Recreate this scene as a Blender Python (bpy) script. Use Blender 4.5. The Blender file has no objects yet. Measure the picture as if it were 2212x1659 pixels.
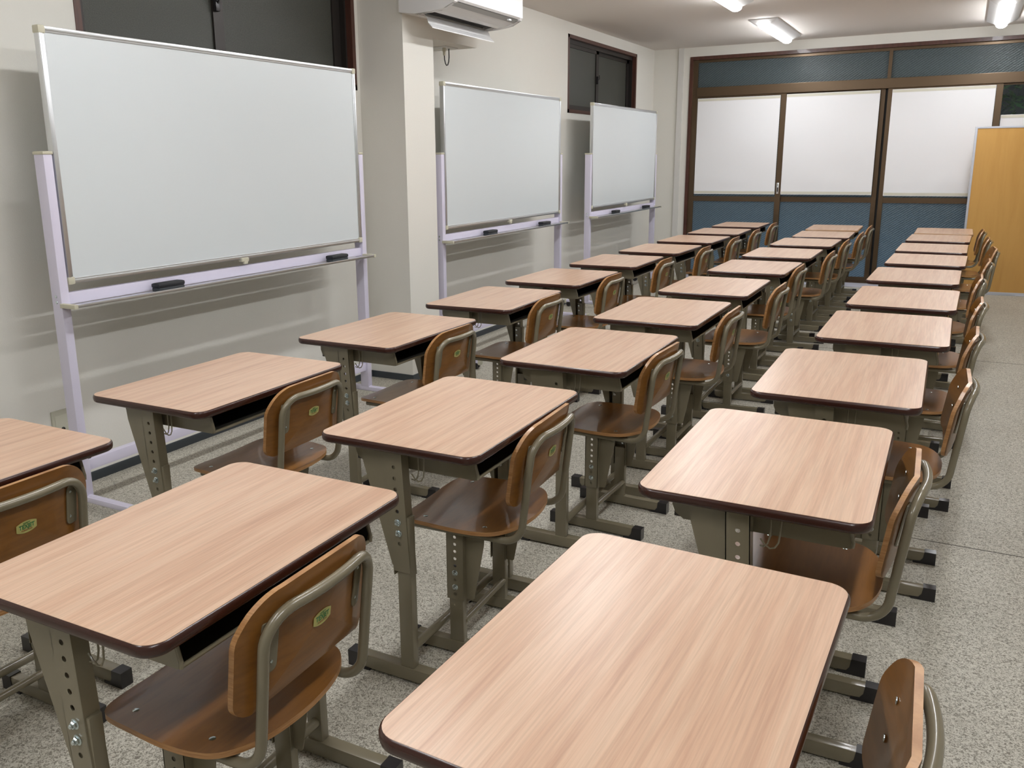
import bpy, bmesh, math, random
from mathutils import Vector, Matrix
random.seed(7)
COL = bpy.context.scene.collection
PI = math.pi
H = 0.655          # desk height
def R(d): return math.radians(d)

# ------------------------------------------------------------------ mesh helpers
class MB:
    def __init__(s): s.v = []; s.f = []; s.m = []
    def add(s, vs, fs, mi=0):
        o = len(s.v); s.v += [tuple(v) for v in vs]
        for f in fs: s.f.append(tuple(i + o for i in f)); s.m.append(mi)
    def box(s, x0, x1, y0, y1, z0, z1, mi=0, b=0.0):
        if b > 0:
            bm = bmesh.new(); bmesh.ops.create_cube(bm, size=1)
            for v in bm.verts:
                v.co = Vector((x0 if v.co.x < 0 else x1, y0 if v.co.y < 0 else y1, z0 if v.co.z < 0 else z1))
            bmesh.ops.bevel(bm, geom=list(bm.edges), offset=b, segments=2, affect='EDGES', profile=0.6)
            bm.verts.index_update()
            s.add([v.co.copy() for v in bm.verts], [[v.index for v in f.verts] for f in bm.faces], mi); bm.free(); return
        vs = [(x0,y0,z0),(x1,y0,z0),(x1,y1,z0),(x0,y1,z0),(x0,y0,z1),(x1,y0,z1),(x1,y1,z1),(x0,y1,z1)]
        s.add(vs, [(0,3,2,1),(4,5,6,7),(0,1,5,4),(1,2,6,5),(2,3,7,6),(3,0,4,7)], mi)
    def prism(s, poly, axis, a, b, mi=0):
        n = len(poly)
        def p(q, t):
            if axis == 'y': return (q[0], t, q[1])
            if axis == 'x': return (t, q[0], q[1])
            return (q[0], q[1], t)
        s.add([p(q, a) for q in poly] + [p(q, b) for q in poly],
              [tuple(range(n))[::-1], tuple(range(n, 2*n))] + [(i, (i+1) % n, n+(i+1) % n, n+i) for i in range(n)], mi)
    def tube(s, path, r, n=10, cap=True, closed=False, mi=0):
        P = [Vector(p) for p in path]; N = len(P); rings = []
        up = None
        for i in range(N):
            if closed: t = P[(i+1) % N] - P[i-1]
            else: t = P[min(i+1, N-1)] - P[max(i-1, 0)]
            t.normalize()
            if up is None:
                up = Vector((0,0,1)) if abs(t.z) < .9 else Vector((1,0,0))
            a = up - t*up.dot(t); a.normalize(); up = a; b = t.cross(a)
            rings.append([P[i] + (a*math.cos(2*PI*k/n) + b*math.sin(2*PI*k/n))*r for k in range(n)])
        vs = [v for rg in rings for v in rg]; fs = []
        M = N if closed else N-1
        for i in range(M):
            j = (i+1) % N
            for k in range(n):
                k2 = (k+1) % n; fs.append((i*n+k, i*n+k2, j*n+k2, j*n+k))
        if cap and not closed: fs += [tuple(range(n))[::-1], tuple((N-1)*n+k for k in range(n))]
        s.add(vs, fs, mi)
    def disc(s, c, nrm, r, h, n=12, mi=0, dome=0.0):
        nrm = Vector(nrm).normalized(); c = Vector(c)
        a = nrm.orthogonal().normalized(); b = nrm.cross(a)
        prof = [(r, 0), (r, h*.6), (r*.8, h)] + ([(r*.4, h+dome)] if dome else [])
        vs = []; fs = []
        for (rr, hh) in prof:
            for k in range(n): vs.append(c + (a*math.cos(2*PI*k/n)+b*math.sin(2*PI*k/n))*rr + nrm*hh)
        for i in range(len(prof)-1):
            for k in range(n): fs.append((i*n+k, i*n+(k+1) % n, (i+1)*n+(k+1) % n, (i+1)*n+k))
        fs += [tuple(range(n))[::-1], tuple((len(prof)-1)*n+k for k in range(n))]
        s.add(vs, fs, mi)
    def build(s, name, mats, parent=None, smooth=False, loc=None):
        me = bpy.data.meshes.new(name); me.from_pydata(s.v, [], s.f)
        mats = mats if isinstance(mats, (list, tuple)) else [mats]
        for m in mats: me.materials.append(m)
        for p, mi in zip(me.polygons, s.m): p.material_index = mi
        bm = bmesh.new(); bm.from_mesh(me); bmesh.ops.recalc_face_normals(bm, faces=bm.faces)
        if smooth:
            for f in bm.faces: f.smooth = True
            for e in bm.edges:
                if len(e.link_faces) == 2 and e.calc_face_angle(0) > R(38): e.smooth = False
        bm.to_mesh(me); bm.free(); me.update()
        o = bpy.data.objects.new(name, me); COL.objects.link(o)
        if parent: o.parent = parent
        if loc: o.location = loc
        return o
def tag(o, label=None, cat=None, group=None, kind=None):
    if label: o['label'] = label
    if cat: o['category'] = cat
    if group: o['group'] = group
    if kind: o['kind'] = kind
    return o
def empty(name, loc=(0,0,0), rz=0):
    o = bpy.data.objects.new(name, None); COL.objects.link(o); o.location = loc; o.rotation_euler = (0,0,rz)
    o.empty_display_size = .05
    return o
def struct(o, label=None, cat=None):
    o['kind'] = 'structure'
    if label: o['label'] = label
    if cat: o['category'] = cat
    return o
def copy_tree(o, parent=None):
    c = o.copy(); COL.objects.link(c); c.parent = parent
    for ch in [x for x in o.children]: copy_tree(ch, c)
    return c
def rrect(x0, x1, y0, y1, r, n=6):
    """rounded rectangle; r is one radius or four (x0y0, x1y0, x1y1, x0y1)"""
    r = r if isinstance(r, (tuple, list)) else (r,)*4
    out = []
    for (cx, cy, a0, rr) in ((x0+r[0], y0+r[0], 180, r[0]), (x1-r[1], y0+r[1], 270, r[1]), (x1-r[2], y1-r[2], 0, r[2]), (x0+r[3], y1-r[3], 90, r[3])):
        for k in range(n+1):
            a = R(a0 + 90*k/n); out.append((cx+rr*math.cos(a), cy+rr*math.sin(a)))
    return out
def spline(P, n=4):
    out = []; N = len(P)
    for i in range(N):
        p0, p1, p2, p3 = (Vector(P[(i+k) % N]) for k in (-1, 0, 1, 2))
        for j in range(n):
            t = j/n; q = .5*((2*p1)+(p2-p0)*t+(2*p0-5*p1+4*p2-p3)*t*t+(3*p1-p0-3*p2+p3)*t**3); out.append((q.x, q.y))
    return out
def fillet(pts, rad, n=6):
    P = [Vector(p) for p in pts]; out = [P[0]]
    for i in range(1, len(P)-1):
        r = rad[i-1] if isinstance(rad, (list, tuple)) else rad
        a = (P[i-1]-P[i]).normalized(); b = (P[i+1]-P[i]).normalized()
        ang = a.angle(b); d = r/math.tan(ang/2)
        c = P[i] + (a+b).normalized()*(r/math.sin(ang/2))
        s = P[i]+a*d; e = P[i]+b*d; v0 = s-c; v1 = e-c; tot = v0.angle(v1)
        for k in range(n+1):
            t = k/n; q = (v0*math.sin((1-t)*tot)+v1*math.sin(t*tot))/math.sin(tot); out.append(c+q)
    out.append(P[-1]); return out
def holed_plate(mb, x0, x1, z0, z1, y, holes, r, n=10, mi=0, th=.0018):
    """vertical sheet in the xz plane at y with round holes (shared centre line), two skins"""
    xc = (x0+x1)/2
    for yy in (y, y+th):
        zs = sorted(holes); prev = z0
        for i, hz in enumerate(zs):
            nxt = z1 if i == len(zs)-1 else (hz+zs[i+1])/2
            hv = [(xc+r*math.cos(2*PI*k/n), yy, hz+r*math.sin(2*PI*k/n)) for k in range(n)]
            ov = []
            for k in range(n):
                c, s_ = math.cos(2*PI*k/n), math.sin(2*PI*k/n)
                hx = (x1-xc); hzz = (nxt-hz) if s_ > 0 else (hz-prev)
                t = min(hx/abs(c) if abs(c) > 1e-6 else 1e9, hzz/abs(s_) if abs(s_) > 1e-6 else 1e9)
                ov.append([xc+c*t, yy, hz+s_*t, c, s_])
            vs = hv + [(o[0], o[1], o[2]) for o in ov]; fs = []
            corners = []
            for k in range(n):
                k2 = (k+1) % n
                f = [k, k2, n+k2]
                a, b = ov[k], ov[k2]
                onxa = abs(abs(a[0]-xc)-(x1-xc)) < 1e-9; onxb = abs(abs(b[0]-xc)-(x1-xc)) < 1e-9
                if onxa != onxb:
                    cx = a[0] if onxa else b[0]; cz = b[2] if onxa else a[2]
                    vs.append((cx, yy, cz)); f.append(len(vs)-1)
                f.append(n+k); fs.append(f)
            mb.add(vs, fs, mi); prev = nxt
# ------------------------------------------------------------------ materials
def mat(name, col, rough=.5, metal=0, spec=.5, coat=0, bump=None, emit=None):
    m = bpy.data.materials.new(name); m.use_nodes = True; nt = m.node_tree; b = nt.nodes['Principled BSDF']
    b.inputs['Base Color'].default_value = (*col, 1); b.inputs['Roughness'].default_value = rough
    b.inputs['Metallic'].default_value = metal; b.inputs['Specular IOR Level'].default_value = spec
    b.inputs['Coat Weight'].default_value = coat; b.inputs['Coat Roughness'].default_value = .12
    if emit: b.inputs['Emission Color'].default_value = (*emit[0], 1); b.inputs['Emission Strength'].default_value = emit[1]
    if bump:
        n = nt.nodes.new('ShaderNodeTexNoise'); n.inputs['Scale'].default_value = bump[0]; n.inputs['Detail'].default_value = 3
        t = nt.nodes.new('ShaderNodeTexCoord'); nt.links.new(t.outputs['Object'], n.inputs['Vector'])
        bp = nt.nodes.new('ShaderNodeBump'); bp.inputs['Strength'].default_value = bump[1]; bp.inputs['Distance'].default_value = bump[2]
        nt.links.new(n.outputs['Fac'], bp.inputs['Height']); nt.links.new(bp.outputs['Normal'], b.inputs['Normal'])
    return m
def ramp(nt, stops, inp, interp='LINEAR'):
    r = nt.nodes.new('ShaderNodeValToRGB'); r.color_ramp.interpolation = interp
    while len(r.color_ramp.elements) < len(stops): r.color_ramp.elements.new(.5)
    for e, (p, c) in zip(r.color_ramp.elements, stops): e.position = p; e.color = (*c, 1)
    nt.links.new(inp, r.inputs['Fac']); return r
def wood(name, stops, scale, rough, coat=0, rand=True, dist=.6, spec=.5, fine=None):
    m = bpy.data.materials.new(name); m.use_nodes = True; nt = m.node_tree; b = nt.nodes['Principled BSDF']
    b.inputs['Roughness'].default_value = rough; b.inputs['Coat Weight'].default_value = coat; b.inputs['Specular IOR Level'].default_value = spec
    t = nt.nodes.new('ShaderNodeTexCoord'); mp = nt.nodes.new('ShaderNodeMapping'); mp.inputs['Scale'].default_value = scale
    if rand:
        oi = nt.nodes.new('ShaderNodeObjectInfo'); mul = nt.nodes.new('ShaderNodeVectorMath'); mul.operation = 'SCALE'
        mul.inputs[0].default_value = (3.1, 1.7, 9.3); nt.links.new(oi.outputs['Random'], mul.inputs['Scale'])
        ad = nt.nodes.new('ShaderNodeVectorMath'); nt.links.new(t.outputs['Object'], ad.inputs[0]); nt.links.new(mul.outputs[0], ad.inputs[1])
        nt.links.new(ad.outputs[0], mp.inputs['Vector'])
    else: nt.links.new(t.outputs['Object'], mp.inputs['Vector'])
    n = nt.nodes.new('ShaderNodeTexNoise'); n.inputs['Scale'].default_value = 1; n.inputs['Detail'].default_value = 6
    n.inputs['Roughness'].default_value = .62; n.inputs['Distortion'].default_value = dist
    nt.links.new(mp.outputs[0], n.inputs['Vector'])
    r = ramp(nt, stops, n.outputs['Fac']); out = r.outputs['Color']
    if fine:
        mp2 = nt.nodes.new('ShaderNodeMapping'); mp2.inputs['Scale'].default_value = fine[0]
        nt.links.new(t.outputs['Object'], mp2.inputs['Vector'])
        n2 = nt.nodes.new('ShaderNodeTexNoise'); n2.inputs['Scale'].default_value = 1; n2.inputs['Detail'].default_value = 2
        nt.links.new(mp2.outputs[0], n2.inputs['Vector'])
        r2 = ramp(nt, [(.35, (fine[1],)*3), (.6, (1, 1, 1))], n2.outputs['Fac'])
        mx = nt.nodes.new('ShaderNodeMix'); mx.data_type = 'RGBA'; mx.blend_type = 'MULTIPLY'; mx.inputs[0].default_value = 1
        nt.links.new(out, mx.inputs[6]); nt.links.new(r2.outputs['Color'], mx.inputs[7]); out = mx.outputs[2]
    nt.links.new(out, b.inputs['Base Color']); return m

M = {}
M['laminate'] = wood('laminate_beech', [(.30, (.53, .325, .22)), (.46, (.605, .395, .272)), (.6, (.665, .465, .33)), (.75, (.585, .38, .262))], (46, 1.9, 20), .3, 0, True, .35, .45, fine=((330, 7, 60), .88))
M['band'] = mat('brown_edge_band', (.042, .012, .008), .26, spec=.5, coat=.15)
M['band_tan'] = mat('tan_edge_band', (.42, .24, .12), .3)
M['paint'] = mat('beige_olive_paint', (.205, .178, .118), .26, spec=.55, coat=.35)
M['tray_shade'] = mat('tray_inside_shade', (.03, .028, .022), .5)  # near-black tone painting the shade inside the beige tray
M['ply'] = wood('varnished_plywood', [(.3, (.185, .071, .013)), (.55, (.26, .108, .022)), (.75, (.21, .083, .016))], (9, 2.0, 9), .3, .25, True, .4, .5, fine=((90, 10, 90), .85))
M['plyedge'] = wood('plywood_edge', [(.35, (.33, .15, .05)), (.6, (.47, .25, .10))], (20, 20, 300), .4, .1, False, .1)
M['black'] = mat('black_plastic', (.012, .010, .012), .32, coat=.2)
M['steel'] = mat('zinc_steel', (.62, .70, .72), .22, 1)
M['stickery'] = mat('sticker_yellow', (.50, .47, .16), .4)
M['stickerg'] = mat('sticker_green', (.03, .19, .06), .4)
M['stickerr'] = mat('sticker_red', (.30, .09, .03), .4)
M['alu'] = mat('aluminium_frame', (.70, .72, .74), .33, 1)
M['lav'] = mat('lavender_white_paint', (.69, .66, .80), .35, coat=.15)
M['beige'] = mat('beige_plastic', (.58, .56, .44), .45)
M['board'] = mat('whiteboard_enamel', (.68, .73, .75), .27, spec=.5)
M['eraser'] = mat('eraser_black', (.012, .014, .018), .5)
M['eraserg'] = mat('eraser_felt', (.045, .052, .058), .8)
M['wall'] = mat('wallpaper_cream', (.76, .745, .69), .85, spec=.2, bump=(260, .35, .002))
M['wallw'] = mat('painted_trim_white', (.66, .65, .62), .6)
M['ceil'] = mat('ceiling_paper', (.74, .70, .66), .9, spec=.15, bump=(200, .35, .002))
M['base'] = mat('vinyl_baseboard', (.045, .055, .065), .45)
M['redwood'] = wood('red_brown_casing', [(.3, (.055, .018, .011)), (.7, (.095, .033, .020))], (40, 40, 6), .38, .1, False, .3)
M['bronze'] = mat('bronze_aluminium', (.115, .076, .043), .33, .55, spec=.5)
M['darkbronze'] = mat('dark_bronze', (.03, .025, .022), .4, .4)
M['paper'] = mat('white_paper', (.86, .865, .885), .8, spec=.2, bump=(2.2, .5, .03))
M['tape'] = mat('masking_tape', (.66, .64, .54), .6)
M['acw'] = mat('ac_white', (.78, .78, .78), .32, coat=.1)
M['acg'] = mat('ac_grey', (.36, .36, .35), .45)
M['acd'] = mat('ac_dark', (.02, .02, .022), .6)
M['panel'] = wood('orange_wood_panel', [(.3, (.56, .30, .075)), (.55, (.63, .355, .10)), (.75, (.585, .32, .085))], (7, 7, .7), .38, .1, False, .3)
M['plate'] = mat('outlet_plate', (.46, .45, .36), .45)
M['lamp_body'] = mat('lamp_casing', (.66, .66, .66), .5)
M['glow'] = mat('lamp_diffuser', (1, 1, 1), .5, emit=((.975, .985, 1.0), 50.0))
M['threshold'] = mat('white_threshold', (.62, .62, .70), .3)
M['cord'] = mat('black_cord', (.01, .01, .01), .5)
M['leaf'] = mat('dark_leaves', (.035, .11, .05), .4)
M['ground_out'] = mat('outside_concrete', (.25, .28, .32), .9)

def floor_mat():
    m = bpy.data.materials.new('speckled_floor'); m.use_nodes = True; nt = m.node_tree; b = nt.nodes['Principled BSDF']
    b.inputs['Roughness'].default_value = .5; b.inputs['Specular IOR Level'].default_value = .35
    t = nt.nodes.new('ShaderNodeTexCoord')
    n = nt.nodes.new('ShaderNodeTexNoise'); n.inputs['Scale'].default_value = 145; n.inputs['Detail'].default_value = 1.5; n.inputs['Distortion'].default_value = 1.6
    n.inputs['Roughness'].default_value = .5
    nt.links.new(t.outputs['Object'], n.inputs['Vector'])
    r = ramp(nt, [(.36, (.215, .195, .155)), (.46, (.40, .375, .31)), (.54, (.60, .575, .495)), (.7, (.67, .645, .565))], n.outputs['Fac'])
    n2 = nt.nodes.new('ShaderNodeTexNoise'); n2.inputs['Scale'].default_value = 1.3; n2.inputs['Detail'].default_value = 3
    nt.links.new(t.outputs['Object'], n2.inputs['Vector'])
    r2 = ramp(nt, [(.3, (.84, .83, .82)), (.65, (1, 1, 1))], n2.outputs['Fac'])
    mx = nt.nodes.new('ShaderNodeMix'); mx.data_type = 'RGBA'; mx.blend_type = 'MULTIPLY'; mx.inputs[0].default_value = 1
    nt.links.new(r.outputs['Color'], mx.inputs[6]); nt.links.new(r2.outputs['Color'], mx.inputs[7])
    nt.links.new(mx.outputs[2], b.inputs['Base Color'])
    bp = nt.nodes.new('ShaderNodeBump'); bp.inputs['Strength'].default_value = .25; bp.inputs['Distance'].default_value = .001
    nt.links.new(n.outputs['Fac'], bp.inputs['Height']); nt.links.new(bp.outputs['Normal'], b.inputs['Normal'])
    return m
M['floor'] = floor_mat()
def frosted(name, col, rough, transl, tcol, diag=True, scale=220):
    m = bpy.data.materials.new(name); m.use_nodes = True; nt = m.node_tree; b = nt.nodes['Principled BSDF']
    b.inputs['Base Color'].default_value = (*col, 1); b.inputs['Roughness'].default_value = rough; b.inputs['Specular IOR Level'].default_value = .55
    t = nt.nodes.new('ShaderNodeTexCoord')
    if diag:
        mp = nt.nodes.new('ShaderNodeMapping'); mp.inputs['Rotation'].default_value = (0, R(35), 0); nt.links.new(t.outputs['Object'], mp.inputs['Vector'])
        w = nt.nodes.new('ShaderNodeTexWave'); w.inputs['Scale'].default_value = 16; w.bands_direction = 'Z'; w.inputs['Distortion'].default_value = 2.2; w.inputs['Detail Scale'].default_value = 9
        nt.links.new(mp.outputs[0], w.inputs['Vector']); h = w.outputs['Fac']
    else:
        w = nt.nodes.new('ShaderNodeTexNoise'); w.inputs['Scale'].default_value = scale; nt.links.new(t.outputs['Object'], w.inputs['Vector']); h = w.outputs['Fac']
    bp = nt.nodes.new('ShaderNodeBump'); bp.inputs['Strength'].default_value = .5; bp.inputs['Distance'].default_value = .003
    nt.links.new(h, bp.inputs['Height']); nt.links.new(bp.outputs['Normal'], b.inputs['Normal'])
    rc = ramp(nt, [(.25, tuple(c*.72 for c in col)), (.75, tuple(c*1.25 for c in col))], h); nt.links.new(rc.outputs['Color'], b.inputs['Base Color'])
    tr = nt.nodes.new('ShaderNodeBsdfTranslucent'); tr.inputs['Color'].default_value = (*tcol, 1)
    rt = ramp(nt, [(.25, tuple(c*.7 for c in tcol)), (.75, tcol)], h); nt.links.new(rt.outputs['Color'], tr.inputs['Color'])
    mx = nt.nodes.new('ShaderNodeMixShader'); mx.inputs[0].default_value = transl
    nt.links.new(b.outputs[0], mx.inputs[1]); nt.links.new(tr.outputs[0], mx.inputs[2]); nt.links.new(mx.outputs[0], nt.nodes['Material Output'].inputs[0])
    return m
M['frost_blue'] = frosted('patterned_blue_glass', (.105, .135, .142), .28, .38, (.52, .60, .62))
M['frost_grey'] = frosted('frosted_grey_glass', (.060, .062, .050), .42, .15, (.3, .3, .3), False)
def clear_glass():
    m = bpy.data.materials.new('clear_glass'); m.use_nodes = True; nt = m.node_tree
    g = nt.nodes.new('ShaderNodeBsdfGlossy'); g.inputs['Roughness'].default_value = .02
    tr = nt.nodes.new('ShaderNodeBsdfTransparent'); tr.inputs['Color'].default_value = (.85, .92, .9, 1)
    mx = nt.nodes.new('ShaderNodeMixShader'); mx.inputs[0].default_value = .07
    nt.links.new(tr.outputs[0], mx.inputs[1]); nt.links.new(g.outputs[0], mx.inputs[2]); nt.links.new(mx.outputs[0], nt.nodes['Material Output'].inputs[0])
    return m
M['clear'] = clear_glass()

# ------------------------------------------------------------------ room shell
XL, XR, YB, YF, ZC = -3.13, 3.6, -2.4, 9.79, 2.473
W1 = (2.412, 4.248, 1.715, 2.375); W2 = (7.35, 9.19, 1.715, 2.375)
def simple(name, boxes, m, label, cat):
    b = MB()
    for q in boxes: b.box(*q)
    return struct(b.build(name, m), label, cat)
simple('floor', [(XL-.12, XR+.12, YB-.12, YF+.12, -.1, 0)], M['floor'], 'beige grey speckled sheet floor of the classroom', 'floor')
simple('ceiling', [(XL-.12, XR+.12, YB-.12, YF+.12, ZC, ZC+.1)], M['ceil'], 'pale papered ceiling', 'ceiling')
wl = MB(); xo = XL-.12
for (a, b_) in ((YB, W1[0]), (W1[1], W2[0]), (W2[1], YF)): wl.box(xo, XL, a, b_, 0, ZC)
for w in (W1, W2): wl.box(xo, XL, w[0], w[1], 0, w[2]); wl.box(xo, XL, w[0], w[1], w[3], ZC)
struct(wl.build('wall_left', M['wall']), 'cream papered wall behind the whiteboards', 'wall')
# far wall: opening for the sliding doors
DX0, DX1, DZ1 = -2.724, 1.35, 2.376
simple('wall_far', [(XL, DX0, YF, YF+.12, 0, ZC), (DX0, DX1, YF, YF+.12, DZ1, ZC), (DX1, XR, YF, YF+.12, 0, ZC)], M['wall'], 'cream wall around the sliding glass doors', 'wall')
simple('wall_right', [(XR, XR+.12, YB, YF, 0, ZC)], M['wall'], 'cream wall on the aisle side', 'wall')
simple('wall_near', [(XL, XR, YB-.12, YB, 0, ZC)], M['wall'], 'cream wall behind the camera', 'wall')
simple('wall_pillar', [(XL, -2.824, 4.28, 4.605, 0, ZC)], M['wall'], 'square cream pillar jutting from the wall between the first two whiteboards', 'pillar')
simple('wall_bulkhead', [(XL, -2.826, 4.605, 5.140, 2.015, ZC)], M['wall'], 'cream boxed-in beam beside the pillar under the ceiling', 'bulkhead')
simple('baseboard_left', [(XL, XL+.006, YB, 4.28, 0, .04), (XL, -2.818, 4.274, 4.28, 0, .04), (-2.824, -2.818, 4.28, 4.611, 0, .04), (XL, -2.824, 4.605, 4.611, 0, .04), (XL, XL+.006, 4.611, YF, 0, .04)], M['base'], 'dark grey vinyl baseboard along the whiteboard wall', 'baseboard')
simple('baseboard_far', [(XL+.006, -2.85, YF-.006, YF, 0, .04)], M['base'], 'dark grey vinyl baseboard on the far wall', 'baseboard')
simple('trim_1', [(-2.85, -2.793, YF-.022, YF, 0, ZC)], M['wallw'], 'white vertical cover strip beside the sliding doors', 'trim')
sm = MB()
for y in (3.188, 6.352): sm.box(-2.8, XR, y-.0022, y+.0022, .0, .0006)
struct(sm.build('trim_2', mat('floor_seam', (.07, .062, .05), .8)), 'thin dark seams between the floor sheets', 'seam')

# windows in the left wall
def window(n, w, label):
    y0, y1, z0, z1 = w; e = struct(empty('window_%d' % n, (XL, y0, z0)), label, 'window')
    def add(name, boxes, m, parent=e):
        b = MB()
        for q in boxes: b.box(*q)
        o = b.build(name, m); o.parent = parent
        if parent is e: o.matrix_parent_inverse = Matrix.Translation((-XL, -y0, -z0))
        return o
    c = .03; a = XL-.11; f = XL+.004
    add('casing', [(a, f, y0, y0+c, z0, z1), (a, f, y1-c, y1, z0, z1), (a, f, y0, y1, z1-c, z1), (a, f, y0, y1, z0, z0+c)], M['redwood'])
    iy0, iy1, iz0, iz1 = y0+c, y1-c, z0+c, z1-c; ym = (iy0+iy1)/2
    tk = [(XL-.10, XL-.035, iy0, iy1, iz1-.035, iz1), (XL-.10, XL-.035, iy0, iy1, iz0, iz0+.02), (XL-.10, XL-.035, iy0, iy0+.012, iz0, iz1), (XL-.10, XL-.035, iy1-.012, iy1, iz0, iz1)]
    add('track', tk, M['darkbronze'])
    # near sash runs in the front track
    for k, (a0, a1, xf) in enumerate(((iy0+.01, ym-.065, XL-.042), (ym-.075, iy1-.01, XL-.07))):
        s = add('sash', [(xf-.022, xf, a0, a0+.035, iz0+.015, iz1-.03, k), (xf-.022, xf, a1-.065, a1, iz0+.015, iz1-.03),
                         (xf-.022, xf, a0+.036, a1, iz1-.065, iz1-.03), (xf-.022, xf, a0+.036, a1, iz0+.015, iz0+.045)], [M['darkbronze'], M['bronze']])
        g = MB(); g.box(xf-.014, xf-.010, a0+.03, a1-.04, iz0+.04, iz1-.06); go = g.build('glass', M['frost_grey'], s)
    l = MB(); ym -= .105; l.box(XL-.041, XL-.022, ym-.022, ym+.006, (iz0+iz1)/2-.035, (iz0+iz1)/2+.035, 0, .004); l.tube([(XL-.026, ym-.008, (iz0+iz1)/2), (XL-.012, ym-.014, (iz0+iz1)/2+.012), (XL-.012, ym-.02, (iz0+iz1)/2+.045)], .005)
    o = l.build('latch', M['black'], e, True); o.matrix_parent_inverse = Matrix.Translation((-XL, -y0, -z0))
    return e
window(1, W1, 'brown framed sliding window with dark frosted panes above the first whiteboard')
window(2, W2, 'brown framed sliding window with dark frosted panes above the third whiteboard')

# sliding doors in the far wall
Z_ = H
cs = MB()
cs.box(DX0, DX0+.032, YF-.012, YF+.11, 0, DZ1); cs.box(DX0+.032, DX1-.032, YF-.012, YF+.11, DZ1-.035, DZ1); cs.box(DX1-.032, DX1, YF-.012, YF+.11, 0, DZ1)
struct(cs.build('trim_3', M['redwood']), 'reddish brown wooden casing around the sliding doors', 'trim')
zr0, zr1 = 1.303+Z_, 1.400+Z_
fr = MB()
x0, x1 = DX0+.032, DX1-.032
fr.box(x0, x0+.05, YF+.02, YF+.10, .0, DZ1-.035); fr.box(x1-.04, x1, YF+.02, YF+.10, .0, DZ1-.035)
fr.box(x0+.05, x1-.04, YF+.005, YF+.10, zr0, zr1, 0, .004); fr.box(x0+.05, x1-.04, YF+.035, YF+.10, DZ1-.062, DZ1-.035)
fr.box(-.752, -.720, YF+.03, YF+.08, zr1, DZ1-.062); fr.box(x0+.05, x1-.04, YF+.01, YF+.10, 0, .02)
gs = MB(); gs.box(-.762, -.728, YF+.084, YF+.09, .02, zr0)  # black strip added to stop light leaking through the door gap
struct(gs.build('gap_light_block', M['cord']), 'added black strip blocking light in the gap between the sliding doors', 'light block')
struct(fr.build('trim_4', M['bronze']), 'bronze aluminium door frame with a wide transom rail', 'door frame')
for i, (a, b_) in enumerate(((x0+.05, -.752), (-.720, x1-.04))):
    g = MB(); g.box(a, b_, YF+.055, YF+.06, zr1, DZ1-.062)
    struct(g.build('window_%d' % (3+i), M['frost_blue']), ('long blue frosted transom pane above the two left sliding doors', 'long blue frosted transom pane above the two right sliding doors')[i], 'window')
def sash(n, xa, xb, sl, sr, yf, label, handle=None, clear=False):
    e = struct(empty('door_%d' % n, (xa, yf, 0)), label, 'door')
    inv = Matrix.Translation((-xa, -yf, 0)); d = .026
    f = MB(); zb, zt = .020, zr0+.005
    if sl: f.box(xa, xa+sl, yf, yf+d, zb, zt, 0, .002)
    if sr: f.box(xb-sr, xb, yf, yf+d, zb, zt, 0, .002)
    f.box(xa+sl, xb-sr, yf, yf+d, zb, .068); f.box(xa+sl, xb-sr, yf, yf+d, .184+Z_, .238+Z_); f.box(xa+sl, xb-sr, yf, yf+d, zt-.02, zt)
    o = f.build('door_frame', M['bronze'], e); o.matrix_parent_inverse = inv
    g = MB(); g.box(xa+sl, xb-sr, yf+.012, yf+.016, .068, .184+Z_); o = g.build('lower_pane', M['frost_blue'], e); o.matrix_parent_inverse = inv
    g = MB(); g.box(xa+sl, xb-sr, yf+.012, yf+.016, .238+Z_, zt-.02); o = g.build('upper_pane', M['clear'] if clear else M['frost_blue'], e); o.matrix_parent_inverse = inv
    if handle:
        h = MB(); h.box(handle-.012, handle+.012, yf-.004, yf, .268+Z_, .385+Z_, 0, .002); h.box(handle-.006, handle+.006, yf-.0055, yf-.0035, .29+Z_, .335+Z_, 1); h.disc((handle, yf-.004, .362+Z_), (0,-1,0), .005, .002, mi=1)
        o = h.build('handle', [M['alu'], M['black']], e, True); o.matrix_parent_inverse = inv
    return e
sash(1, -2.668, -1.697, .034, .057, YF+.022, 'far left bronze sliding glass door carrying the recessed lock handle', -1.728)
sash(2, -1.745, -.756, .045, .046, YF+.055, 'second bronze sliding glass door from the left, behind the middle paper sheet')
sash(3, -.733, .256, .044, .057, YF+.022, 'third bronze sliding glass door, partly behind the orange panel')
sash(4, .20, 1.318, .045, .045, YF+.055, 'right hand sliding glass door with a clear top strip showing dark leaves', None, True)

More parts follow.
